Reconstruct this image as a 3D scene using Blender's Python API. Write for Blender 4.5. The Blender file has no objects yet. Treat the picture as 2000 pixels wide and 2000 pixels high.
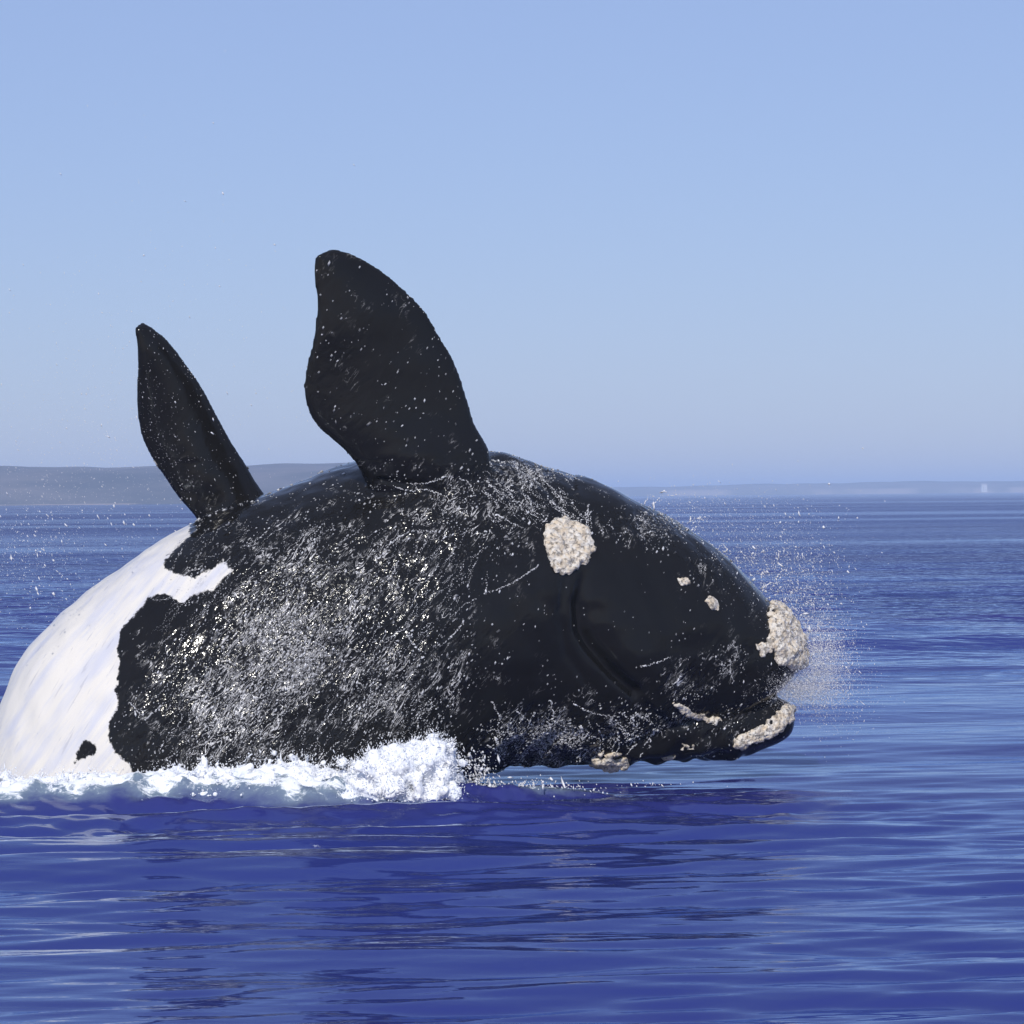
import bpy, bmesh, math, random
import numpy as np
from mathutils import Vector, Matrix, noise
from mathutils.bvhtree import BVHTree

random.seed(7)
RNG = np.random.default_rng(11)
sc = bpy.context.scene
COL = sc.collection

# ------------------------------------------------------------------ camera
CAM_H, CAM_D, F_PX = 2.74, 30.0, 6667.0        # metres, metres, focal length in 2000 px units
PITCH, ROLL = math.radians(-0.29), math.radians(0.53)
cam_data = bpy.data.cameras.new("camera")
cam_data.sensor_width = 36.0
cam_data.lens = F_PX / 2000.0 * 36.0
cam_data.clip_start = 0.5
cam_data.clip_end = 60000.0
cam = bpy.data.objects.new("camera", cam_data)
COL.objects.link(cam)
_f = Vector((0, math.cos(PITCH), math.sin(PITCH)))
_r0 = Vector((1, 0, 0)); _u0 = _r0.cross(_f)
_r = _r0 * math.cos(ROLL) - _u0 * math.sin(ROLL)
_u = _u0 * math.cos(ROLL) + _r0 * math.sin(ROLL)
M = Matrix((_r, _u, -_f)).transposed().to_4x4()
M.translation = Vector((0, -CAM_D, CAM_H))
cam.matrix_world = M
sc.camera = cam
CR, CU, CF, CP = (np.array(v) for v in (_r, _u, _f, M.translation))

# ------------------------------------------------------------------ sky, sun, exposure
SUN_EL, SUN_AZ = math.radians(33), math.radians(-171)   # azimuth from +Y towards +X: behind the camera, to the left
world = bpy.data.worlds.new("World"); sc.world = world; world.use_nodes = True
wn = world.node_tree.nodes; wl = world.node_tree.links
sky = wn.new("ShaderNodeTexSky"); sky.sky_type = 'NISHITA'; sky.sun_disc = False
sky.sun_elevation = SUN_EL; sky.sun_rotation = SUN_AZ
sky.altitude = 0; sky.air_density = 1.0; sky.dust_density = 0.3; sky.ozone_density = 4.0
tint = wn.new("ShaderNodeMix"); tint.data_type = 'RGBA'; tint.blend_type = 'MIX'
tint.inputs[0].default_value = 0.55                     # clear maritime air: an even pale blue over the whole dome
tint.inputs[7].default_value = (4.5, 5.55, 9.0, 1)
blue = wn.new("ShaderNodeMix"); blue.data_type = 'RGBA'; blue.blend_type = 'MULTIPLY'; blue.inputs[0].default_value = 1.0
blue.inputs[7].default_value = (0.94, 0.98, 1.18, 1)
wl.new(sky.outputs[0], blue.inputs[6]); wl.new(blue.outputs[2], tint.inputs[6])
wl.new(tint.outputs[2], wn["Background"].inputs[0])
wn["Background"].inputs[1].default_value = 0.085

sun_data = bpy.data.lights.new("sun", 'SUN')
sun_data.energy = 3.4; sun_data.angle = math.radians(0.5); sun_data.color = (1.0, 0.955, 0.88)
sun = bpy.data.objects.new("sun", sun_data); COL.objects.link(sun)
sdir = Vector((math.sin(SUN_AZ) * math.cos(SUN_EL), math.cos(SUN_AZ) * math.cos(SUN_EL), math.sin(SUN_EL)))
sun.rotation_euler = sdir.to_track_quat('Z', 'Y').to_euler()
sun.location = (-20, -40, 40)

vs = sc.view_settings
vs.view_transform = 'Standard'; vs.look = 'None'; vs.exposure = 0.0; vs.gamma = 1.0; vs.use_curve_mapping = False
sc.cycles.max_bounces = 8; sc.cycles.volume_bounces = 0
sc.cycles.use_denoising = True

# ------------------------------------------------------------------ helpers
def W(u, v, Y):
    """a point of the place from a spot in the photograph and its distance coordinate Y"""
    d = CF + CR * ((u - 1000) / F_PX) - CU * ((v - 1000) / F_PX)
    return CP + d * ((Y - CP[1]) / d[1])

def proj(P):
    q = P - CP
    z = q @ CF
    return 1000 + F_PX * (q @ CR) / z, 1000 - F_PX * (q @ CU) / z

def mesh_np(name, verts, faces):
    """verts (N,3), faces (M,k) -> mesh, fast"""
    me = bpy.data.meshes.new(name)
    verts = np.asarray(verts, np.float32); faces = np.asarray(faces, np.int32)
    n, k = faces.shape
    me.vertices.add(len(verts)); me.vertices.foreach_set("co", verts.ravel())
    me.loops.add(n * k); me.loops.foreach_set("vertex_index", faces.ravel())
    me.polygons.add(n)
    me.polygons.foreach_set("loop_start", np.arange(0, n * k, k, dtype=np.int32))
    me.polygons.foreach_set("use_smooth", np.ones(n, bool))
    me.update(calc_edges=True)
    return me

def obj(name, me, mat=None, parent=None, label=None, cat=None, group=None, kind=None):
    o = bpy.data.objects.new(name, me); COL.objects.link(o)
    if mat: me.materials.append(mat)
    if parent: o.parent = parent
    for k, v in (("label", label), ("category", cat), ("group", group), ("kind", kind)):
        if v: o[k] = v
    return o

def attr(me, name, arr):
    a = me.attributes.new(name, 'FLOAT', 'POINT'); a.data.foreach_set("value", np.asarray(arr, np.float32))

def coords(me):
    a = np.empty(len(me.vertices) * 3, np.float32); me.vertices.foreach_get("co", a); return a.reshape(-1, 3).astype(float)

def normals(me):
    a = np.empty(len(me.vertices) * 3, np.float32); me.vertices.foreach_get("normal", a); return a.reshape(-1, 3).astype(float)

def remesh(me, size):
    """voxel union of everything in the mesh"""
    o = bpy.data.objects.new("tmp", me); COL.objects.link(o)
    m = o.modifiers.new("r", 'REMESH'); m.mode = 'VOXEL'; m.voxel_size = size; m.use_smooth_shade = True
    dg = bpy.context.evaluated_depsgraph_get()
    out = bpy.data.meshes.new_from_object(o.evaluated_get(dg))
    bpy.data.objects.remove(o); bpy.data.meshes.remove(me)
    return out

def smooth(me, it, lam=0.5):
    v = coords(me)
    e = np.empty(len(me.edges) * 2, np.int32); me.edges.foreach_get("vertices", e); e = e.reshape(-1, 2)
    deg = np.bincount(e.ravel(), minlength=len(v)).astype(float)[:, None]
    for _ in range(it):
        s = np.stack([np.bincount(e[:, 0], v[e[:, 1], k], len(v)) + np.bincount(e[:, 1], v[e[:, 0], k], len(v)) for k in range(3)], 1)
        v = v + lam * (s / deg - v)
    me.vertices.foreach_set("co", v.astype(np.float32).ravel()); me.update()
    return v

def biggest(me):
    """keep only the largest connected piece"""
    bm = bmesh.new(); bm.from_mesh(me); left = set(bm.verts); best = set()
    while left:
        st = [left.pop()]; comp = set(st)
        while st:
            for e in st.pop().link_edges:
                for w in e.verts:
                    if w in left: left.discard(w); comp.add(w); st.append(w)
        if len(comp) > len(best): best = comp
    bmesh.ops.delete(bm, geom=[w for w in bm.verts if w not in best], context='VERTS')
    bm.to_mesh(me); bm.free(); return me

def unit_ico(sub=0):
    bm = bmesh.new(); bmesh.ops.create_icosphere(bm, subdivisions=sub + 1, radius=1.0)
    v = np.array([p.co for p in bm.verts]); f = np.array([[q.index for q in p.verts] for p in bm.faces]); bm.free()
    return v, f
ICO = unit_ico(0); ICO2 = unit_ico(1)
OCT = (np.array([(1, 0, 0), (-1, 0, 0), (0, 1, 0), (0, -1, 0), (0, 0, 1), (0, 0, -1)], float),
       np.array([(0, 2, 4), (2, 1, 4), (1, 3, 4), (3, 0, 4), (2, 0, 5), (1, 2, 5), (3, 1, 5), (0, 3, 5)]))

def blobs(centres, radii, axis=None, stretch=None, ico=ICO, jitter=0.0):
    """one mesh of many small drops; axis + stretch draw each one out"""
    uv, uf = ico
    c = np.asarray(centres, float); n = len(c); r = np.asarray(radii, float).reshape(-1, 1, 1)
    p = np.repeat(uv[None], n, 0)
    if jitter: p = p * (1 + jitter * RNG.standard_normal((n, len(uv), 1)))
    if axis is not None:
        ax = axis / np.linalg.norm(axis, axis=1, keepdims=True)
        d = np.einsum('nvk,nk->nv', p, ax)
        p = p + ax[:, None, :] * (d * (np.asarray(stretch).reshape(-1, 1) - 1))[:, :, None]
    v = (p * r + c[:, None, :]).reshape(-1, 3)
    f = (uf[None] + (np.arange(n) * len(uv))[:, None, None]).reshape(-1, 3)
    return v, f

def sines(P, scale, seed, n=14, octv=1.0):
    """smooth pseudo-noise, about -1..1"""
    g = np.random.default_rng(seed); out = 0
    for _ in range(n):
        k = g.standard_normal(P.shape[1]); k *= scale * g.uniform(.6, 1.6) / np.linalg.norm(k)
        out = out + np.sin(P @ k * 2 * math.pi + g.uniform(0, 6.28))
    return out / math.sqrt(n / 2) * 0.6

def poly_sd(px, py, poly):
    """signed distance to a polygon (inside > 0)"""
    poly = np.asarray(poly, float); n = len(poly)
    d = np.full(px.shape, 1e9); ins = np.zeros(px.shape, bool)
    for i in range(n):
        a, b = poly[i], poly[(i + 1) % n]; e = b - a
        t = np.clip(((px - a[0]) * e[0] + (py - a[1]) * e[1]) / (e @ e + 1e-12), 0, 1)
        d = np.minimum(d, np.hypot(px - a[0] - t * e[0], py - a[1] - t * e[1]))
        c = ((a[1] > py) != (b[1] > py)) & (px < (b[0] - a[0]) * (py - a[1]) / (b[1] - a[1] + 1e-12) + a[0])
        ins ^= c
    return np.where(ins, d, -d)

def line_d(px, py, pts):
    pts = np.asarray(pts, float); d = np.full(px.shape, 1e9); side = np.zeros(px.shape)
    for a, b in zip(pts[:-1], pts[1:]):
        e = b - a
        t = np.clip(((px - a[0]) * e[0] + (py - a[1]) * e[1]) / (e @ e), 0, 1)
        dx, dy = px - a[0] - t * e[0], py - a[1] - t * e[1]
        q = np.hypot(dx, dy); s = np.sign(e[0] * dy - e[1] * dx)
        side = np.where(q < d, s, side); d = np.minimum(d, q)
    return d, side

class NT:
    """tiny node-tree builder"""
    def __init__(self, name):
        self.m = bpy.data.materials.new(name); self.m.use_nodes = True
        self.t = self.m.node_tree; self.b = self.t.nodes["Principled BSDF"]; self.out = self.t.nodes["Material Output"]
    def n(self, typ, **kw):
        x = self.t.nodes.new(typ)
        for k, v in kw.items(): setattr(x, k, v)
        return x
    def put(self, sock, v):
        if hasattr(v, "is_linked") or isinstance(v, bpy.types.NodeSocket): self.t.links.new(v, sock)
        else: sock.default_value = v
    def noise(self, vec, scale, detail=4, rough=0.55, dist=0.0):
        x = self.n("ShaderNodeTexNoise"); self.put(x.inputs["Vector"], vec)
        x.inputs["Scale"].default_value = scale; x.inputs["Detail"].default_value = detail
        x.inputs["Roughness"].default_value = rough; x.inputs["Distortion"].default_value = dist
        return x.outputs["Fac"]
    def voronoi(self, vec, scale, out="Distance", feature='F1'):
        x = self.n("ShaderNodeTexVoronoi", feature=feature); self.put(x.inputs["Vector"], vec)
        x.inputs["Scale"].default_value = scale; return x.outputs[out]
    def math(self, op, a, b=0.0, clamp=False):
        x = self.n("ShaderNodeMath", operation=op, use_clamp=clamp)
        self.put(x.inputs[0], a); self.put(x.inputs[1], b); return x.outputs[0]
    def ramp(self, v, lo, hi, a=0.0, b=1.0):
        x = self.n("ShaderNodeMapRange", interpolation_type='SMOOTHSTEP'); self.put(x.inputs[0], v)
        self.put(x.inputs[1], lo); self.put(x.inputs[2], hi); self.put(x.inputs[3], a); self.put(x.inputs[4], b); return x.outputs[0]
    def mix(self, f, a, b):
        x = self.n("ShaderNodeMix", data_type='RGBA'); self.put(x.inputs[0], f); self.put(x.inputs[6], a); self.put(x.inputs[7], b); return x.outputs[2]
    def attr(self, name):
        return self.n("ShaderNodeAttribute", attribute_name=name).outputs["Fac"]
    def pos(self, sx=1, sy=1, sz=1, rot=(0, 0, 0)):
        g = self.n("ShaderNodeNewGeometry"); mp = self.n("ShaderNodeMapping")
        mp.inputs["Scale"].default_value = (sx, sy, sz); mp.inputs["Rotation"].default_value = rot
        self.t.links.new(g.outputs["Position"], mp.inputs["Vector"]); return mp.outputs[0]
    def bump(self, h, strength, dist, prev=None):
        x = self.n("ShaderNodeBump"); self.put(x.inputs["Strength"], strength); x.inputs["Distance"].default_value = dist
        self.put(x.inputs["Height"], h)
        if prev is not None: self.t.links.new(prev, x.inputs["Normal"])
        return x.outputs[0]
    def set(self, **kw):
        names = dict(base="Base Color", rough="Roughness", ior="IOR", normal="Normal", spec="Specular IOR Level", trans="Transmission Weight",
                     coat="Coat Weight", coat_rough="Coat Roughness", sss="Subsurface Weight", sss_scale="Subsurface Scale")
        for k, v in kw.items(): self.put(self.b.inputs[names[k]], v)
        return self.m

# ------------------------------------------------------------------ materials
def mat_sea():
    t = NT("sea_water")
    wind = t.ramp(t.noise(t.pos(0.0035, 0.014, 1), 1.0, 3, 0.6), 0.38, 0.62, 0.40, 1.6)
    far = t.attr("coarse")
    n1 = t.noise(t.pos(0.30, 1, 1), 10.0, 3, 0.55); n2 = t.noise(t.pos(0.3, 1, 1, (0, 0, 0.12)), 2.2, 3, 0.55)
    b = t.bump(n2, t.math('MULTIPLY', wind, t.math('MULTIPLY', far, 0.9)), 0.38)
    b = t.bump(n1, t.math('ADD', 0.18, t.math('MULTIPLY', far, 0.3)), 0.02, b)
    foam = t.attr("foam")
    lace = t.noise(t.pos(1.0, 1.3, 1), 9.0, 6, 0.72, 0.6)
    fm = t.ramp(t.math('ADD', foam, lace), 1.00, 1.18)
    col = t.mix(t.ramp(t.noise(t.pos(0.01, 0.05, 1), 1.0, 2), 0.3, 0.7), (0.030, 0.031, 0.158, 1), (0.025, 0.038, 0.190, 1))
    aer = t.ramp(t.math('ADD', foam, t.math('MULTIPLY', lace, 0.3)), 0.30, 0.80)
    col = t.mix(aer, col, (0.20, 0.26, 0.31, 1))
    col = t.mix(fm, col, (0.84, 0.86, 0.88, 1))
    t.set(base=col, rough=0.6, normal=b, spec=0.0)
    fr = t.n("ShaderNodeFresnel"); fr.inputs["IOR"].default_value = 1.42; t.t.links.new(b, fr.inputs["Normal"])
    gl = t.n("ShaderNodeBsdfGlossy"); gl.inputs["Roughness"].default_value = 0.05; gl.inputs["Color"].default_value = (0.76, 0.87, 1.0, 1); t.t.links.new(b, gl.inputs["Normal"])
    mx = t.n("ShaderNodeMixShader")
    k = t.math('MULTIPLY', t.math('MULTIPLY', fr.outputs[0], 1.0), t.math('SUBTRACT', 1.0, fm))
    t.t.links.new(k, mx.inputs[0]); t.t.links.new(t.b.outputs[0], mx.inputs[1]); t.t.links.new(gl.outputs[0], mx.inputs[2])
    t.t.links.new(mx.outputs[0], t.out.inputs["Surface"])
    return t.m

def mat_skin():
    t = NT("wet_whale_skin")
    pos = t.pos()
    def along(deg, sx, sz, sy=3.0):
        """coordinates turned so that x runs down the skin, then squeezed: streaks along the flow"""
        g = t.n("ShaderNodeNewGeometry"); r = t.n("ShaderNodeMapping"); r.inputs["Rotation"].default_value = (0, math.radians(deg), 0)
        m = t.n("ShaderNodeMapping"); m.inputs["Scale"].default_value = (sx, sy, sz)
        t.t.links.new(g.outputs["Position"], r.inputs["Vector"]); t.t.links.new(r.outputs[0], m.inputs["Vector"]); return m.outputs[0]
    white = t.math('ADD', t.attr("pigment"), t.math('MULTIPLY', t.math('SUBTRACT', t.noise(pos, 14, 5, 0.7), 0.5), 0.11))
    wm = t.ramp(white, -0.008, 0.008)
    wst = t.noise(along(52, 1.0, 9.0), 1.0, 4, 0.6)
    wcol = t.mix(t.ramp(wst, 0.40, 0.72), (0.72, 0.68, 0.615, 1), (0.57, 0.57, 0.62, 1))
    freck = t.ramp(t.noise(pos, 22, 3), 0.715, 0.77)
    wcol = t.mix(t.math('MULTIPLY', freck, 0.6), wcol, (0.35, 0.36, 0.42, 1))
    wcol = t.mix(t.math('MULTIPLY', t.ramp(t.noise(along(60, 1.6, 26, 8), 1.3, 3, 0.6), 0.62, 0.70), 0.4), wcol, (0.36, 0.36, 0.41, 1))
    bcol = t.mix(t.noise(pos, 3.0, 4), (0.0065, 0.0058, 0.0048, 1), (0.0125, 0.0115, 0.0105, 1))
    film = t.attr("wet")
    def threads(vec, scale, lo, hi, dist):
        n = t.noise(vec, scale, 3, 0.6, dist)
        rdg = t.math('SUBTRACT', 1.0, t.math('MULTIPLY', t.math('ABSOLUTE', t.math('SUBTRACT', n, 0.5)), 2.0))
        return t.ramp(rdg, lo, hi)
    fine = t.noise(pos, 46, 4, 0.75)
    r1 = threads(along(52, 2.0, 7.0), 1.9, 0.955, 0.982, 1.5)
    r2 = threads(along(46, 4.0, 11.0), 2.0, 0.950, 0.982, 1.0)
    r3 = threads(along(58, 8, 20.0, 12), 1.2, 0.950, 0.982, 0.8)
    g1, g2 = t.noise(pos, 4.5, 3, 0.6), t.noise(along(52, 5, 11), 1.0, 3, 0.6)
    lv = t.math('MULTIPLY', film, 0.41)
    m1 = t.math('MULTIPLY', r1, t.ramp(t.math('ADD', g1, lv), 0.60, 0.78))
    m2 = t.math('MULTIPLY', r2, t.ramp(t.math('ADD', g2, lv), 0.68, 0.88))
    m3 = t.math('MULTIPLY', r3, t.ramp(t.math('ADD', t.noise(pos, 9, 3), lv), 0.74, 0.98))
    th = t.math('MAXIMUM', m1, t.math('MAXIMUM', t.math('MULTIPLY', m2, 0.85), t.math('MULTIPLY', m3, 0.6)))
    sparkle = t.math('MULTIPLY', t.ramp(t.math('ADD', t.noise(pos, 30, 2, 0.6), t.math('MULTIPLY', film, 0.08)), 0.67, 0.74), t.ramp(film, 0.3, 0.8))
    runoff_glint = t.math('MAXIMUM', t.math('MULTIPLY', th, t.ramp(film, 0.01, 0.15)), t.math('MULTIPLY', sparkle, 0.7))
    col = t.mix(t.math('MULTIPLY', runoff_glint, 0.78), bcol, (0.82, 0.805, 0.80, 1))  # white water runoff, with the wet flank's sun glitter painted into the colour
    col = t.mix(wm, col, wcol)
    nb = t.bump(t.noise(pos, 1.6, 3, 0.45), 0.2, 0.05)
    nb = t.bump(t.noise(along(52, 7, 16, 12), 1.0, 2, 0.45), t.ramp(film, 0.03, 0.4, 0.08, 0.85), 0.05, nb)
    nb = t.bump(t.noise(pos, 30, 1), t.math('MULTIPLY', t.ramp(film, 0.1, 0.6, 0.05, 0.7), t.math('SUBTRACT', 1.0, wm)), 0.015, nb)
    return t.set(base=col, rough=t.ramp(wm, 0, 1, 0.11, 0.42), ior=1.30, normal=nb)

def mat_callosity():
    t = NT("callosity_crust"); pos = t.pos()
    n = t.noise(pos, 16, 5, 0.7); v = t.voronoi(pos, 24); w = t.noise(pos, 55, 4, 0.7)
    c = t.mix(t.ramp(n, 0.36, 0.66), (0.68, 0.56, 0.41, 1), (0.80, 0.76, 0.69, 1))
    c = t.mix(t.ramp(t.noise(pos, 34, 2), 0.58, 0.68), c, (0.48, 0.43, 0.38, 1))
    pit = t.ramp(t.math('ADD', t.math('MULTIPLY', v, 0.6), w), 0.88, 1.0)
    c = t.mix(t.math('MULTIPLY', pit, 0.65), c, (0.14, 0.12, 0.10, 1))
    nb = t.bump(t.math('SUBTRACT', w, t.math('MULTIPLY', pit, 0.8)), 0.8, 0.02)
    return t.set(base=c, rough=0.8, normal=nb)

def mat_foam(name, col=(0.93, 0.93, 0.93, 1)):
    t = NT(name); pos = t.pos()
    nb = t.bump(t.noise(pos, 34, 5, 0.7), 0.3, 0.02)
    c = t.mix(t.ramp(t.noise(pos, 12, 4, 0.6), 0.35, 0.65), col, (col[0] * .86, col[1] * .89, col[2] * .95, 1))
    t.set(base=c, rough=0.7, normal=nb, spec=0.2)
    return t.m

def mat_drop():
    t = NT("spray_water")
    c = t.mix(t.attr("shade"), (0.78, 0.775, 0.79, 1), (0.06, 0.06, 0.065, 1))      # thick drops white, thin ones show the skin
    return t.set(base=c, rough=0.3, ior=1.33)

def mat_land(sand):
    t = NT("hazy_shore"); p = t.pos(0.01, 0.01, 0.08)
    z = t.n("ShaderNodeSeparateXYZ"); g = t.n("ShaderNodeNewGeometry"); t.t.links.new(g.outputs["Position"], z.inputs[0])
    c = t.mix(t.ramp(t.noise(p, 1.0, 5, 0.65), 0.35, 0.65), (0.035, 0.038, 0.040, 1), (0.14, 0.12, 0.115, 1))
    low = t.math('MULTIPLY', t.ramp(z.outputs[2], sand, sand * 1.6, 1.0, 0.0), t.ramp(t.noise(t.pos(0.012, 0.004, 0.004), 1.0, 3), 0.48, 0.60))
    c = t.mix(low, c, (0.34, 0.27, 0.24, 1))
    return t.set(base=c, rough=0.95)

M_SEA, M_SKIN, M_CAL, M_FOAM, M_DROP = mat_sea(), mat_skin(), mat_callosity(), mat_foam("white_foam"), mat_drop()

# ------------------------------------------------------------------ sea
def build_sea():
    # rows by distance (fine near, coarse far), columns by bearing; the waves themselves live in world metres
    hf = CAM_H * F_PX
    ys = [7.0, 10.0]
    v = 1090.0
    while v > 1.2:
        ys.append(hf / v); v -= 0.95 if v > 250 else (0.85 if v > 40 else 0.7)
    ys = np.array([3.0, 5.0] + ys + [hf * 1.0, 16000.0, 18000.0])
    ang = np.concatenate([np.radians([-60, -45, -35, -27, -21, -17, -14.5]), np.radians(np.linspace(-12.5, 12.5, 620)),
                          np.radians([14.5, 17, 21, 27, 35, 45, 60])])
    R, A = np.meshgrid(ys, np.tan(ang), indexing='ij')
    X = (R * A).ravel(); Y = (R - CAM_D).ravel()
    dr = np.gradient(ys)[:, None].repeat(len(ang), 1).ravel()
    g = np.random.default_rng(5)
    Z = np.zeros_like(X)
    P = np.stack([X, Y], 1)
    grp = 0.75 + 0.45 * sines(P * np.array([0.5, 1.0]), 0.11, 3) + 0.30 * sines(P * np.array([.4, 1]), 0.03, 4)
    grp = np.clip(grp, 0.2, 1.7)
    sets = [(80, .22, 0.95, .120, .16), (34, 0.95, 3.0, .115, .13), (14, 3.0, 9.0, .05, .15)]
    for N, l0, l1, rms, spread in sets:
        sl0 = rms * math.sqrt(2.0 / N)
        for i in range(N):
            lam = l0 * (l1 / l0) ** g.uniform(0, 1)
            th = math.pi / 2 + 0.10 + g.normal(0, spread)
            kx, ky = math.cos(th) * 2 * math.pi / lam, math.sin(th) * 2 * math.pi / lam
            a = sl0 * g.uniform(.6, 1.4) * lam / (2 * math.pi)
            att = np.clip((2 * math.pi / abs(ky) / dr - 2.2) / 3.0, 0, 1)
            ph = kx * X + ky * Y + g.uniform(0, 6.28)
            Z += a * att * (np.sin(ph) + 0.22 * np.cos(2 * ph)) * (grp if lam < 3 else 1.0)
    # water heaped up along the whale's near side, a small trough before it
    edge = lambda q, a, b: 1 / (1 + np.exp(-(q - a) / b))
    along = edge(X, -7.5, .5) * (1 - edge(X, 0.4, .5))
    wob = 0.10 * np.sin(X * 1.7 + .6) + 0.06 * np.sin(X * 4.1)
    Z += along * (0.20 * np.exp(-((Y - 0.48 - wob) / 0.26) ** 2) - 0.04 * np.exp(-((Y + 0.22 - wob) / 0.22) ** 2))
    churn = along * np.exp(-((Y - 0.45) / 0.28) ** 2)
    wash = edge(X, -9, .5) * (1 - edge(X, 3.2, .6)) * np.exp(-((Y + 0.9) / 1.5) ** 2)
    Z += wash * (0.010 * sines(P * np.array([.55, 1.0]), 2.6, 23) + 0.006 * sines(P * np.array([.5, 1.0]), 4.5, 24)
                 + 0.007 * np.sin(2 * math.pi * (Y + .18 * np.sin(X * 1.3) + .06 * X) / .42) * np.clip(.5 + sines(P, .5, 25), 0, 1.3))
    Z += churn * 0.035 * sines(P, 2.4, 21) + churn * 0.02 * sines(P, 6.0, 22)
    front = edge(Y, 0.06 + wob, 0.05) * (1 - edge(Y, 1.9, .25))
    F = edge(X, -8, .3) * (1 - edge(X, -0.60, .18)) * front * (0.40 + 0.34 * np.clip((Y - 0.12 - wob) / .35, 0, 1) - 0.14 * edge(X, -1.9, .25))
    F = np.maximum(F, 0.56 * np.exp(-((X - 0.15) / 0.9) ** 2 - ((Y - 0.75) / 0.30) ** 2))
    F = F * np.clip(1.0 + 0.12 * sines(P, 1.3, 26) + 0.14 * sines(P * np.array([1, 2.]), 4.0, 27), .6, 1.3)
    nr, nc = len(ys), len(ang)
    i = np.arange(nr - 1)[:, None] * nc + np.arange(nc - 1)[None]
    faces = np.stack([i, i + 1, i + nc + 1, i + nc], -1).reshape(-1, 4)
    me = mesh_np("sea", np.stack([X, Y, Z], 1), faces)
    attr(me, "foam", F); attr(me, "coarse", np.clip((dr - 0.05) / 0.22, 0, 1))
    return obj("sea", me, M_SEA, kind="structure", label="rippled deep blue sea")
build_sea()

# ------------------------------------------------------------------ far shore
def build_land(name, prof, y0, depth, mat, label, seed, cell):
    xs = np.arange(prof[0][0], prof[-1][0] + 1, cell); px, ph = zip(*prof)
    h = np.interp(xs, px, ph)
    rows = np.array([0, .012, .03, .06, .12, .25, .5, 1.0]); rise = np.array([-.06, .10, .42, .72, .9, 1.0, 1.0, 0.0])
    X, T = np.meshgrid(xs, rows, indexing='ij'); Hh = h[:, None] * rise[None]
    Yv = y0 + T * depth + 25 * sines(np.stack([X.ravel(), 0 * X.ravel()], 1), 1 / 400, seed).reshape(X.shape) * (1 - T)
    P = np.stack([X.ravel(), Yv.ravel()], 1)
    Hh = Hh * (1 + 0.05 * sines(P, 1 / 160, seed + 1).reshape(X.shape) + 0.035 * sines(P, 1 / 45, seed + 2).reshape(X.shape))
    Hh[:, -1] = -0.9; Hh[:, 0] = -0.6
    V = np.stack([X.ravel(), Yv.ravel(), Hh.ravel()], 1); nr, nc = X.shape
    i = np.arange(nr - 1)[:, None] * nc + np.arange(nc - 1)[None]
    f = np.stack([i, i + nc, i + nc + 1, i + 1], -1).reshape(-1, 4)
    return obj(name, mesh_np(name, V, f), mat, kind="structure", label=label)

build_land("headland", [(-1500, 18), (-700, 18.6), (-300, 18.6), (-60, 17.8), (-20, 11.5), (20, 3.5), (40, .3)], 1480, 500,
           mat_land(0.3), "long flat hazy headland beyond the whale's flippers", 31, 5)
build_land("far_coast", [(-1800, 6), (-200, 9), (60, 9.5), (300, 12), (480, 14), (620, 12.5), (900, 12), (1600, 14), (2200, 10)], 3700, 700,
           mat_land(4.5), "low pale strip of coast on the right horizon", 41, 8)

def far_house():
    p = W(1905, 958, 3760.0)
    root = bpy.data.objects.new("white_building", None); COL.objects.link(root)
    root.location = (p[0], 3690, 1.0); root.scale = (.7, .7, .8)
    root["label"] = "tiny white building on the far shore at the right edge"; root["category"] = "building"
    t = NT("whitewash"); t.set(base=(0.8, 0.78, 0.75, 1), rough=0.8)
    r = NT("roof_sheet"); r.set(base=(0.45, 0.40, 0.40, 1), rough=0.8)
    w = NT("window_glass"); w.set(base=(0.03, 0.035, 0.05, 1), rough=0.1)
    def box(n, x0, x1, y0, y1, z0, z1, m, par):
        v = [(x, y, z) for x in (x0, x1) for y in (y0, y1) for z in (z0, z1)]
        f = [(0, 1, 3, 2), (4, 6, 7, 5), (0, 4, 5, 1), (2, 3, 7, 6), (0, 2, 6, 4), (1, 5, 7, 3)]
        me = bpy.data.meshes.new(n); me.from_pydata(v, [], f); return obj(n, me, m, par)
    wall = box("wall", -4.2, 4.2, -4, 4, 0, 9, t.m, root)
    for x in (-2.2, 1.2):
        for z in (2.0, 5.6): box("window", x, x + 1.2, -4.08, -3.9, z, z + 1.6, w.m, root)
    me = bpy.data.meshes.new("roof")
    me.from_pydata([(-4.6, -4.4, 9.003), (4.6, -4.4, 9.003), (4.6, 4.4, 9.003), (-4.6, 4.4, 9.003), (-4.6, 0, 11.4), (4.6, 0, 11.4)], [],
                   [(0, 1, 5, 4), (2, 3, 4, 5), (0, 4, 3), (1, 2, 5), (0, 3, 2, 1)])
    obj("roof", me, r.m, root)
far_house()

# ------------------------------------------------------------------ the whale
YAW = math.radians(12)
NAX = np.array([-math.sin(YAW), math.cos(YAW), 0.0])
def YC(u): return 2.4 + 0.21 * ((u - 800) / 215.0)

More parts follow.
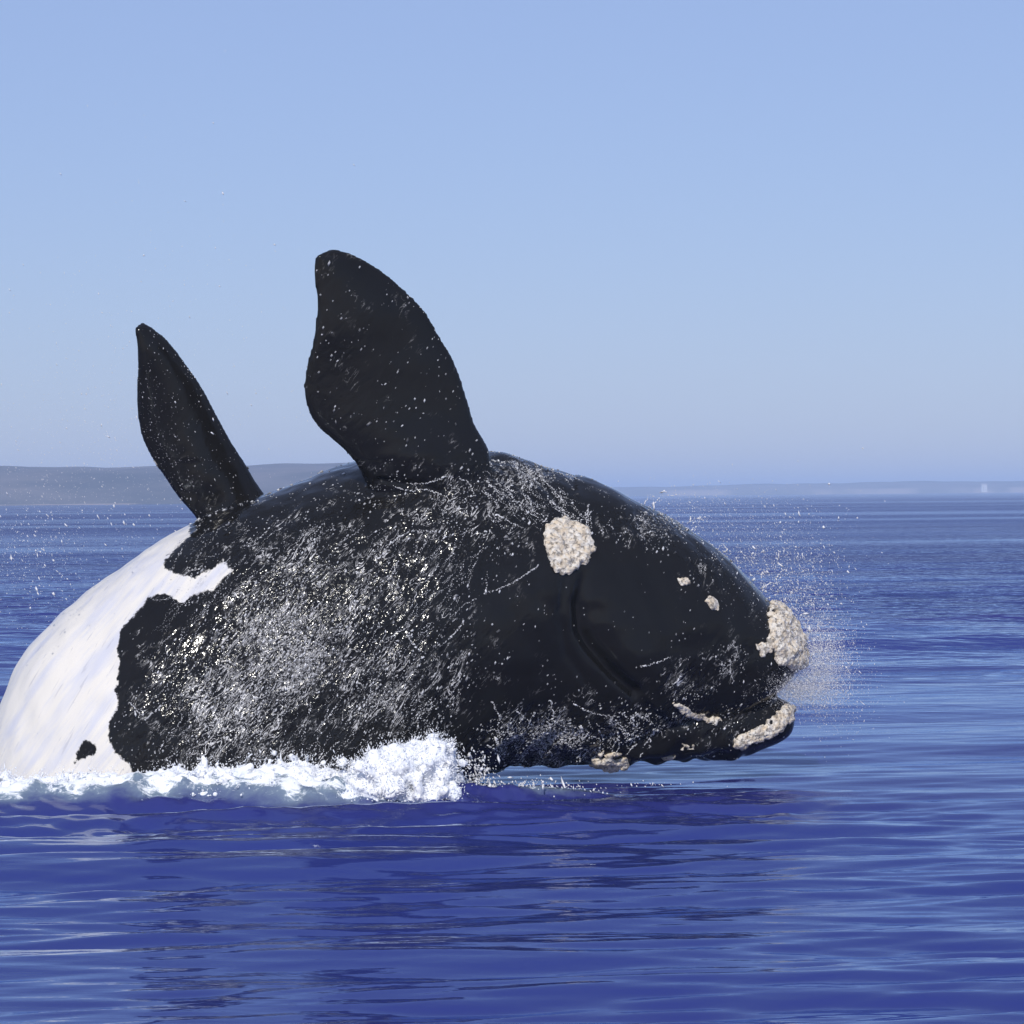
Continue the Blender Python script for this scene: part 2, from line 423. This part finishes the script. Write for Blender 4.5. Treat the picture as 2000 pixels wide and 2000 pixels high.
def loft(stations, nseg=48, expo=2.25, cap=True):
    V = []; Fc = []
    th = np.linspace(0, 2 * math.pi, nseg, endpoint=False)
    e = 2 / expo
    ct = np.sign(np.cos(th)) * np.abs(np.cos(th)) ** e; s_ = np.sign(np.sin(th)) * np.abs(np.sin(th)) ** e
    for c, a, n in stations:
        V.append(c + ct[:, None] * a + s_[:, None] * n)
    V = np.concatenate(V); k = len(stations)
    for i in range(k - 1):
        for j in range(nseg):
            j2 = (j + 1) % nseg
            Fc.append((i * nseg + j, i * nseg + j2, (i + 1) * nseg + j2)); Fc.append((i * nseg + j, (i + 1) * nseg + j2, (i + 1) * nseg + j))
    c0 = len(V); V = np.vstack([V, stations[0][0], stations[-1][0]])
    for j in range(nseg):
        j2 = (j + 1) % nseg
        Fc.append((c0, j2, j)); Fc.append((c0 + 1, (k - 1) * nseg + j, (k - 1) * nseg + j2))
    return V, np.array(Fc)

def spline(rows, m=6):
    """Catmull-Rom through the station rows"""
    r = np.asarray(rows, float); out = []
    for i in range(len(r) - 1):
        p0, p1, p2, p3 = r[max(i - 1, 0)], r[i], r[i + 1], r[min(i + 2, len(r) - 1)]
        for t in np.linspace(0, 1, m, endpoint=False):
            out.append(.5 * ((2 * p1) + (-p0 + p2) * t + (2 * p0 - 5 * p1 + 4 * p2 - p3) * t * t + (-p0 + 3 * p1 - 3 * p2 + p3) * t ** 3))
    out.append(r[-1]); return np.array(out)

# belly-up whale: u,v of the upper outline, u,v of the lower outline, half width in metres
TRUNK = [(-60, 1760, 400, 2080, .85), (-50, 1630, 440, 1980, .98), (-28, 1480, 470, 1900, 1.08), (2, 1366, 520, 1850, 1.15), (47, 1276, 570, 1800, 1.22),
         (145, 1180, 640, 1750, 1.29), (261, 1087, 700, 1710, 1.34), (380, 1019, 760, 1680, 1.38), (520, 961, 820, 1640, 1.40),
         (690, 904, 870, 1575, 1.40), (830, 880, 920, 1526, 1.37), (960, 884, 1000, 1496, 1.30), (1054, 910, 1080, 1492, 1.22),
         (1145, 937, 1150, 1490, 1.15), (1217, 969, 1205, 1478, 1.08), (1297, 1006, 1265, 1455, 1.0), (1362, 1049, 1335, 1425, .92),
         (1417, 1089, 1400, 1426, .82), (1453, 1129, 1455, 1404, .74), (1489, 1169, 1500, 1360, .62), (1520, 1205, 1538, 1326, .44), (1545, 1235, 1556, 1308, .25)]
ROSTRUM = [(1150, 1385, 1180, 1496, .55), (1250, 1380, 1265, 1486, .54), (1350, 1372, 1360, 1480, .50), (1430, 1366, 1440, 1477, .45),
           (1490, 1360, 1500, 1460, .38), (1528, 1364, 1536, 1440, .28), (1546, 1374, 1549, 1420, .15)]
def trunk_st(rows, dy=0.0):
    st = []
    for a, b, c, d, h in spline(rows):
        Y = YC((a + c) / 2) + dy
        T, B = W(a, b, Y), W(c, d, Y); st.append(((T + B) / 2, (T - B) / 2, NAX * h))
    return st
def flipper_st(rows):
    st = []
    for a, b, c, d, th, ya, yb in spline(rows):
        L, T = W(a, b, ya + .40), W(c, d, yb + .40); ch = (L - T) / 2
        n = np.cross(ch, np.array([0.35, 0, 1.0])); n = n / np.linalg.norm(n) * th
        st.append(((L + T) / 2, ch, n))
    return st
NEAR_FLIPPER = [(985, 990, 730, 985, .26, 1.55, 1.25), (957, 885, 693, 908, .20, 1.42, 1.02), (940, 850, 672, 880, .17, 1.38, .96), (926, 824, 645, 857, .155, 1.34, .92),
                (915, 785, 612, 825, .14, 1.3, .88), (904, 749, 594, 780, .13, 1.26, .86), (886, 701, 594, 735, .115, 1.21, .84), (860, 657, 602, 698, .10, 1.16, .82),
                (829, 604, 614, 645, .09, 1.1, .80), (785, 560, 617, 592, .078, 1.03, .79), (740, 524, 613, 552, .066, .96, .78), (690, 496, 611, 522, .055, .89, .77), (652, 485, 616, 500, .04, .84, .76)]
FAR_FLIPPER = [(575, 1040, 440, 1100, 0.22, 2.5, 2.35),
               (517, 963, 385, 1018, 0.17, 2.62, 2.45),
               (482, 908, 341, 956, 0.15, 2.58, 2.42),
               (451, 859, 301, 903, 0.13, 2.53, 2.38),
               (420, 802, 275, 850, 0.115, 2.48, 2.34),
               (394, 754, 266, 790, 0.1, 2.43, 2.3),
               (363, 710, 267, 740, 0.085, 2.38, 2.26),
               (332, 670, 268, 700, 0.07, 2.33, 2.22),
               (297, 639, 267, 665, 0.055, 2.29, 2.19),
               (279, 629, 265, 643, 0.045, 2.26, 2.17)]

GROOVE = [(1128, 1085), (1139, 1118), (1133, 1176), (1138, 1230), (1156, 1263), (1188, 1303), (1217, 1332), (1240, 1350)]
PALE = [(372, 1030), (370, 1046), (344, 1070), (319, 1095), (322, 1109), (341, 1122), (380, 1128), (409, 1113), (435, 1095), (453, 1113), (435, 1131), (417, 1153),
        (380, 1160), (359, 1178), (337, 1167), (319, 1157), (290, 1167), (261, 1204), (235, 1233), (230, 1269), (234, 1298), (225, 1349), (232, 1374), (217, 1406),
        (210, 1439), (225, 1472), (250, 1490), (300, 1580), (380, 1750), (300, 2200), (-400, 2200), (-400, 900), (300, 900)]
SPOT = [(163, 1446), (190, 1452), (186, 1474), (160, 1482), (144, 1492), (150, 1470)]

def build_whale_body():
    parts = [loft(trunk_st(TRUNK)), loft(trunk_st(ROSTRUM, -0.12), 32, 2.4), loft(flipper_st(NEAR_FLIPPER), 32, 1.75), loft(flipper_st(FAR_FLIPPER), 32, 1.75)]
    V = []; Fc = []; o = 0
    for v, f in parts: V.append(v); Fc.append(f + o); o += len(v)
    me = remesh(mesh_np("body", np.concatenate(V), np.concatenate(Fc)), 0.024)
    v = smooth(me, 3)
    n = normals(me)
    u_, v_ = proj(v)
    near = n[:, 1] < 0.25
    # the fold of the lip, and the cheek swelling beside it
    d, side = line_d(u_, v_, GROOVE)
    lip = np.where(near, 1.0, 0.0) * np.clip((0.35 - n[:, 1]) / 0.4, 0, 1)
    off = -0.085 * np.exp(-(d / 13.0) ** 2) * np.clip((v_ - 1110) / 70, 0, 1) * lip
    inside = (side < 0) & (u_ > 1125) & (v_ < 1400)
    off += np.where(inside, 0.050 * np.clip(d / 50, 0, 1) * np.exp(-(d / 150.0) ** 2), 0) * lip
    # wrinkles behind the flipper root and soft unevenness all over
    for pts, dep, wd in (([(965, 900), (1010, 905), (1060, 940), (1110, 1005)], .022, 5), ([(960, 930), (1010, 940), (1050, 980)], .02, 5),
                         ([(740, 940), (830, 948), (870, 970)], .03, 6), ([(1105, 1120), (1095, 1200), (1110, 1280), (1150, 1340)], .02, 9)):
        dd, _ = line_d(u_, v_, pts); off -= dep * np.exp(-(dd / wd) ** 2) * lip
    off += (0.018 * sines(v, 0.9, 51) + 0.006 * sines(v, 3.0, 52)) * np.where((v_ < 900) & (u_ < 950), 0.15, 1.0)
    low = np.clip((v_ - 1390) / 60, 0, 1) * np.clip((u_ - 900) / 80, 0, 1) * np.clip((1500 - u_) / 60, 0.35, 1)
    off += low * 0.03 * sines(v, 2.6, 53)
    v = v + n * off[:, None]
    me.vertices.foreach_set("co", v.astype(np.float32).ravel()); me.update()
    u_, v_ = proj(v)
    pale = poly_sd(u_, v_, PALE) / 215.0
    spot = poly_sd(u_, v_, SPOT) / 215.0
    attr(me, "pigment", np.minimum(pale, -spot))
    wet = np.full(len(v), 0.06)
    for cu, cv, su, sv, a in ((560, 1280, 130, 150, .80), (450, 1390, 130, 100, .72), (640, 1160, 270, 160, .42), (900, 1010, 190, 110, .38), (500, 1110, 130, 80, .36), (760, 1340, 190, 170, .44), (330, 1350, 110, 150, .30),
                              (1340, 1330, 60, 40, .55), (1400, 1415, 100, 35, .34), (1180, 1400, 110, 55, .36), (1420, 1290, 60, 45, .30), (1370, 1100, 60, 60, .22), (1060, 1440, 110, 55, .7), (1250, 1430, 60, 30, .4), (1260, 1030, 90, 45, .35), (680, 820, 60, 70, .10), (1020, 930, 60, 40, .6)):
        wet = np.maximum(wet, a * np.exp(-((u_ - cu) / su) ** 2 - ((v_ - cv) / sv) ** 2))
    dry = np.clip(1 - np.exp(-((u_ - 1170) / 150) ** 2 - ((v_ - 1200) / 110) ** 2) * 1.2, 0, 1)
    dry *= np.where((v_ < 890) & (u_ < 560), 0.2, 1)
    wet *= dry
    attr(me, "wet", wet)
    return me, v, normals(me), u_, v_, wet, np.minimum(pale, -spot)

body_me, BV, BN, BU, BVv, WET, PIG = build_whale_body()
whale = bpy.data.objects.new("whale", None); COL.objects.link(whale)
whale.location = (-0.9, 1.9, 0.0)
whale["label"] = "black whale with white belly patch leaping belly-up out of the sea"; whale["category"] = "whale"
def whale_part(name, me, mat, **kw):
    o = obj(name, me, mat, whale, **kw); o.matrix_parent_inverse = Matrix.Translation((0.9, -1.9, 0.0)); return o
whale_part("body", body_me, M_SKIN)

# ---- callosities: crusts of small lumps grown on the skin
def callosity(poly, r0, r1, count, label=None, wrap=0.15, seed=1, lift=0.2):
    sd = poly_sd(BU, BVv, poly)
    idx = np.where((sd > 0) & (BN[:, 1] < wrap))[0]
    if not len(idx): return
    g = np.random.default_rng(seed)
    pick = g.choice(idx, count)
    r = g.uniform(r0, r1, count) * np.clip(0.55 + sd[pick] / 25, .55, 1.0)
    c = BV[pick] + BN[pick] * (r * lift)[:, None] + g.normal(0, .006, (count, 3))
    v, f = blobs(c, r, ico=ICO2, jitter=0.05)
    me = biggest(remesh(mesh_np("callosity", v, f), 0.010))
    q = smooth(me, 26); nn = normals(me)
    q += nn * (0.004 + 0.010 * sines(q, 5, seed + 3) + 0.007 * sines(q, 11, seed + 4) - 0.005 * np.abs(sines(q, 17, seed + 6)) + .004 * sines(q, 30, seed + 7))[:, None]
    me.vertices.foreach_set("co", q.astype(np.float32).ravel()); me.update()
    whale_part("callosity", me, M_CAL, label=label)

callosity([(1058, 1022), (1085, 1012), (1120, 1018), (1155, 1034), (1160, 1082), (1140, 1108), (1114, 1122), (1086, 1116), (1068, 1082)], .028, .05, 330,
          "large round cream callosity behind the jaw", seed=2)
callosity([(1506, 1176), (1540, 1180), (1600, 1200), (1610, 1300), (1575, 1302), (1545, 1306), (1515, 1298), (1505, 1284), (1500, 1262), (1503, 1230), (1500, 1205)], .035, .06, 480,
          "big lumpy cream callosity capping the snout tip", wrap=2.0, seed=3, lift=0.45)
callosity([(1476, 1256), (1497, 1252), (1506, 1272), (1490, 1284), (1478, 1276)], .022, .032, 40, "small pale knob beside the snout cap", seed=4)
callosity([(1321, 1126), (1340, 1124), (1351, 1140), (1338, 1146), (1324, 1140)], .022, .03, 40, "upper of two small cream spots on the cheek", seed=5)
callosity([(1376, 1166), (1394, 1168), (1407, 1186), (1402, 1196), (1388, 1190), (1376, 1178)], .022, .032, 44, "lower of two small cream spots on the cheek", seed=6)
callosity([(1428, 1440), (1470, 1425), (1510, 1395), (1535, 1376), (1552, 1380), (1548, 1412), (1515, 1434), (1480, 1452), (1440, 1466), (1430, 1456)], .024, .04, 330,
          "long cream callosity along the lower lip tip", seed=7, wrap=0.6)
callosity([(1308, 1366), (1330, 1374), (1360, 1390), (1412, 1400), (1410, 1420), (1385, 1414), (1345, 1402), (1314, 1382)], .017, .026, 150, "thin pale ridge along the lip line", seed=8)
callosity([(1328, 1452), (1352, 1452), (1356, 1464), (1332, 1468)], .02, .03, 30, "tiny pale spot under the jaw", seed=9, wrap=.6)
callosity([(1160, 1470), (1200, 1466), (1232, 1478), (1226, 1498), (1180, 1512), (1154, 1506)], .035, .05, 90, "greyish lump hanging below the head", seed=10, wrap=.9)
callosity([(1290, 1474), (1322, 1472), (1326, 1500), (1296, 1500)], .028, .036, 30, "small knob below the jaw", seed=12, wrap=.9)

# ---- water streaming over the skin
def skin_water():
    me = body_me; me.calc_loop_triangles()
    nt = len(me.loop_triangles); tri = np.empty(nt * 3, np.int32); me.loop_triangles.foreach_get("vertices", tri); tri = tri.reshape(-1, 3)
    a, b, c = BV[tri[:, 0]], BV[tri[:, 1]], BV[tri[:, 2]]
    area = np.linalg.norm(np.cross(b - a, c - a), axis=1) / 2
    patch = np.clip(.6 + .8 * sines(a, 1.6, 61) + .5 * sines(a, 5.0, 62), 0.03, 2.2)
    w = area * (WET[tri[:, 0]] ** 1.4 + 0.006) * patch * (PIG[tri[:, 0]] < -0.01) * (a[:, 2] > -.05) * (BN[tri[:, 0], 1] < 0.5)
    g = np.random.default_rng(71); n = 9000
    k = g.choice(nt, n, p=w / w.sum()); s, t = g.random(n), g.random(n); m = s + t > 1; s[m] = 1 - s[m]; t[m] = 1 - t[m]
    C = a[k] + (b - a)[k] * s[:, None] + (c - a)[k] * t[:, None]; N = BN[tri[k, 0]]
    r = np.clip(g.lognormal(math.log(.0048), .4, n), .002, .014)
    flow = np.array([-0.55, -0.1, -1.0]) + g.normal(0, .35, (n, 3))
    flow = flow - N * np.sum(flow * N, 1, keepdims=True)
    vs_, fs = blobs(C + N * (r * .3)[:, None], r, flow, g.uniform(1, 2.6, n), ico=OCT, jitter=.12)
    shade = [np.repeat(np.clip(g.beta(1.0, .8, n), 0, 1), 6)]
    V = [vs_]; Fc = [fs]; o = len(vs_)
    # runnels: chains of drops
    bvh = BVHTree.FromPolygons([tuple(p) for p in BV], tri.tolist())
    def chain(p, q, wid):
        nonlocal o
        (u0, v0), (u1, v1) = p, q
        L = math.hypot(u1 - u0, v1 - v0); m = max(4, int(L / 2.2)); cs = []; rs = []; ax = []
        bend = g.normal(0, .08)
        for j in range(m):
            t = j / (m - 1); du, dv = (u1 - u0), (v1 - v0); k = math.sin(t * math.pi) * bend
            uu, vv = u0 + du * t - dv * k + g.normal(0, 1.0), v0 + dv * t + du * k + g.normal(0, 1.0)
            d = W(uu, vv, 2.0) - CP; h = bvh.ray_cast(Vector(CP), Vector(d).normalized())
            if h[0] is None: continue
            cs.append(np.array(h[0])); rs.append(wid * g.uniform(.4, 1.2) * (1 - .5 * t)); ax.append(d)
        if len(cs) < 4: return
        cs = np.array(cs); ax = np.gradient(cs, axis=0) + 1e-6
        vv_, ff = blobs(cs, np.array(rs), ax, g.uniform(1.0, 2.2, len(cs)), jitter=.2)
        V.append(vv_); Fc.append(ff + o); o += len(vv_); shade.append(np.repeat(g.random(len(cs)) * .7, 12))
    for p, q in (((1050, 1105), (948, 1160)), ((948, 1160), (950, 1135)), ((905, 1215), (860, 1262)), ((795, 1240), (830, 1275)), ((960, 900), (1050, 928)), ((1055, 930), (1100, 980)),
                 ((1070, 970), (1105, 1004)), ((1149, 985), (1151, 1030)), ((1147, 990), (1146, 1032)), ((1153, 1000), (1154, 1034)), ((1150, 1000), (1125, 1030)), ((1135, 1005), (1120, 1025)), ((1060, 1020), (1072, 1004)), ((770, 950), (830, 955)), ((830, 955), (870, 970)), ((870, 930), (800, 945)), ((900, 935), (925, 965)),
                 ((740, 1090), (860, 1040)), ((970, 1005), (1030, 1035)), ((255, 1372), (285, 1405)), ((285, 1405), (320, 1372)), ((1250, 1302), (1310, 1282)),
                 ((1120, 1375), (1210, 1400)), ((1075, 1370), (1085, 1420)), ((1010, 1390), (1060, 1440)), ((1330, 1320), (1300, 1350)), ((1425, 1310), (1432, 1335)), ((960, 1370), (985, 1420))):
        chain(p, q, .008)
    for _ in range(520):
        u0, v0 = g.uniform(330, 960), g.uniform(1010, 1480); L = g.uniform(18, 75); an = math.radians(g.normal(128, 14))
        if u0 + 0.0 < 300 or (u0 > 850 and v0 > 1180): continue
        chain((u0, v0), (u0 + L * math.cos(an), v0 + L * math.sin(an)), g.uniform(.0022, .0052))
    for _ in range(60):
        u0, v0 = g.uniform(930, 1280), g.uniform(1390, 1490); an = math.radians(g.uniform(20, 150)); L = g.uniform(12, 40)
        chain((u0, v0), (u0 + L * math.cos(an), v0 + L * math.sin(an)), g.uniform(.005, .011))
    for _ in range(80):
        u0, v0 = g.uniform(940, 1120), g.uniform(905, 1010); an = math.radians(g.normal(42, 10)); L = g.uniform(15, 50)
        chain((u0, v0), (u0 + L * math.cos(an), v0 + L * math.sin(an)), g.uniform(.003, .007))
    me = mesh_np("water_droplets", np.concatenate(V), np.concatenate(Fc)); attr(me, "shade", np.concatenate(shade))
    whale_part("water_droplets", me, M_DROP, kind="stuff")
skin_water()

# ------------------------------------------------------------------ splash and foam at the waterline
def splash(name, label, spots, voxel, seed, spikes=0, fringe=0):
    g = np.random.default_rng(seed); cs = []; rs = []
    for (u, v, Y, su, sv, sy, n, r0, r1) in spots:
        uu = g.normal(u, su, n); vv = g.normal(v, sv, n); yy = g.normal(Y, sy, n)
        for a, b, y in zip(uu, vv, yy):
            p = W(a, b, y)
            if p[2] < -.08: p[2] = g.uniform(-.08, .05)
            cs.append(p); rs.append(g.uniform(r0, r1))
    cs = np.array(cs); rs = np.array(rs)
    v, f = blobs(cs, rs, ico=ICO2, jitter=.10)
    me = remesh(mesh_np(name, v, f), voxel); q = smooth(me, 22); nn = normals(me)
    q += nn * (.014 * sines(q, 4.5, seed + 1) + .008 * sines(q, 11, seed + 2) + .004 * sines(q, 26, seed + 5))[:, None]
    me.vertices.foreach_set("co", q.astype(np.float32).ravel()); me.update()
    nn = normals(me)
    # loose drops thrown off the crust
    m = fringe; k = g.integers(0, len(q), m); h = g.exponential(.03, m)
    d = nn[k] + g.normal(0, .5, (m, 3)) + np.array([0.1, 0, .7]); d /= np.linalg.norm(d, axis=1, keepdims=True)
    C = q[k] + d * h[:, None]; C[:, 2] = np.maximum(C[:, 2], .02)
    r = np.clip(g.lognormal(math.log(.0036), .5, m), .0015, .011) * np.exp(-h * 3)
    v2, f2 = blobs(C, r, d, 1 + g.exponential(1.3, m), ico=OCT, jitter=.1)
    v1 = q; f1 = np.empty(len(me.polygons) * 4, np.int32)
    me.loops.foreach_get("vertex_index", f1) if len(me.loops) == len(f1) else None
    f1 = f1.reshape(-1, 4); t1 = np.concatenate([f1[:, :3], f1[:, [0, 2, 3]]])
    out = mesh_np(name, np.concatenate([v1, v2]), np.concatenate([t1, f2 + len(v1)]))
    bpy.data.meshes.remove(me)
    return obj(name, out, M_FOAM, label=label, cat="splash", kind="stuff")

mound = [(700, 1545, .45, 26, 12, .10, 130, .03, .06), (755, 1522, .45, 28, 18, .12, 220, .04, .08), (800, 1510, .48, 26, 22, .12, 280, .04, .08),
         (850, 1508, .50, 16, 25, .12, 240, .03, .07), (835, 1558, .40, 24, 10, .12, 160, .03, .06), (775, 1556, .40, 40, 9, .12, 120, .03, .06),
         (855, 1466, .5, 8, 8, .08, 40, .02, .035), (882, 1462, .5, 4, 9, .06, 26, .016, .028), (815, 1472, .5, 22, 6, .08, 60, .025, .045), (880, 1555, .4, 10, 12, .1, 50, .02, .05)]
splash("splash", "white burst of splash thrown up against the whale's flank", mound, .016, 81, fringe=9000)
bank = []
gb = np.random.default_rng(91)
for u in np.arange(-160, 700, 22):
    k = 1 / (1 + math.exp(-(u - 330) / 40))
    top = 1526 - 14 * k + 5 * math.sin(u * .031) + gb.normal(0, 3)
    bank.append((u, top, .70, 14, 7, .12, int(26 + 12 * k), .02, .042))
    bank.append((u, top + 15, .60, 16, 5, .10, int(12 + 20 * k), .018, .04))
    if gb.random() < .35 + .4 * k: bank.append((u, top + 36, .40, 12, 6, .06, int(5 + 12 * k), .012, .03))
    if 380 < u < 640: bank.append((u, top - 18, .85, 14, 13, .10, 14, .016, .032))
splash("foam_bank", "band of white churned foam along the whale's waterline", bank, .016, 92, fringe=11000)

# ------------------------------------------------------------------ spray in the air
def spray(name, label, clouds, seed, arcs=()):
    g = np.random.default_rng(seed); C = []; R = []; AX = []
    for (u, v, Y, su, sv, sy, n, r) in clouds:
        uu, vv, yy = g.normal(u, su, n), g.normal(v, sv, n), g.normal(Y, sy, n)
        for a, b, y in zip(uu, vv, yy):
            p = W(a, b, y)
            if p[2] > .03: C.append(p); R.append(r * math.exp(g.normal(0, .5))); AX.append(np.array([.5, 0, -1.0]) + g.normal(0, .4, 3))
    for (u0, v0, u1, v1, Y, n, sp, reach, r) in arcs:          # drops thrown off along falling paths
        for _ in range(n):
            t = g.random(); p = W(u0 + (u1 - u0) * t, v0 + (v1 - v0) * t, Y + g.normal(0, .3))
            vel = np.array([g.normal(.9, .5), g.normal(0, .3), g.normal(1.6, .7)]) * sp
            T = g.uniform(.1, reach); k = g.integers(4, 14)
            for q in np.sort(g.uniform(0, T, k)):
                c = p + vel * q + np.array([0, 0, -4.9 * q * q]) + g.normal(0, .012, 3)
                if c[2] > .03: C.append(c); R.append(r * math.exp(g.normal(0, .5))); AX.append(vel + np.array([0, 0, -9.8 * q]))
    C = np.array(C); n = len(C)
    v, f = blobs(C, np.array(R), np.array(AX), 1 + g.exponential(1.2, n), ico=OCT)
    me = mesh_np(name, v, f); return obj(name, me, M_DROP, label=label, cat="spray", kind="stuff")
spray("spray", "fine spray and mist flying off the whale's snout", [
    (1605, 1300, 2.8, 28, 45, .4, 16000, .0013), (1555, 1345, 2.8, 35, 18, .35, 13000, .0014), (1580, 1200, 2.9, 36, 60, .5, 2600, .0020),
    (1640, 1330, 2.7, 40, 50, .5, 1500, .0017), (1540, 1060, 2.9, 80, 60, .6, 260, .0035), (1500, 1100, 2.9, 70, 60, .5, 5000, .0013), (1380, 1000, 2.8, 70, 30, .5, 1500, .0013)], 101,
    [(1560, 1200, 1590, 1330, 2.8, 60, .8, .45, .0028), (1430, 1100, 1530, 1190, 2.8, 45, 1.0, .5, .003), (1250, 980, 1430, 1100, 2.6, 30, .8, .5, .0034)])
spray("spray", "scattered droplets hanging beside the flippers at left", [
    (280, 680, 1.9, 230, 200, .8, 700, .0022), (150, 1050, 1.6, 110, 60, .6, 90, .0035), (70, 1110, 1.3, 40, 60, .5, 60, .004), (560, 800, 1.9, 90, 120, .6, 60, .0025), (180, 900, 1.9, 130, 130, .6, 3500, .0012), (60, 1080, 1.5, 60, 60, .5, 1200, .0014)], 102)
spray("spray", "low drops falling between the whale's head and the water", [
    (1000, 1548, 1.1, 70, 12, .25, 1100, .0048), (1090, 1556, 1.1, 60, 6, .25, 600, .005), (1290, 1535, 1.4, 60, 5, .2, 30, .005), (930, 1515, 1.0, 18, 22, .2, 360, .005)], 103)

# ------------------------------------------------------------------ haze over the sea
def build_haze():
    x0, x1, y0, y1, z0, z1 = -33000, 33000, -60, 18100, -2.0, 24.0
    v = [(x, y, z) for x in (x0, x1) for y in (y0, y1) for z in (z0, z1)]
    f = [(0, 1, 3, 2), (4, 6, 7, 5), (0, 4, 5, 1), (2, 3, 7, 6), (0, 2, 6, 4), (1, 5, 7, 3)]
    me = bpy.data.meshes.new("haze"); me.from_pydata(v, [], f)
    m = bpy.data.materials.new("sea_haze"); m.use_nodes = True; t = m.node_tree
    t.nodes.remove(t.nodes["Principled BSDF"])
    pv = t.nodes.new("ShaderNodeVolumePrincipled")
    pv.inputs["Color"].default_value = (0.50, 0.66, 1.0, 1); pv.inputs["Density"].default_value = 0.00040; pv.inputs["Anisotropy"].default_value = -0.25
    t.links.new(pv.outputs[0], t.nodes["Material Output"].inputs["Volume"])
    obj("haze", me, m, kind="stuff", label="thin bluish sea haze")
build_haze()
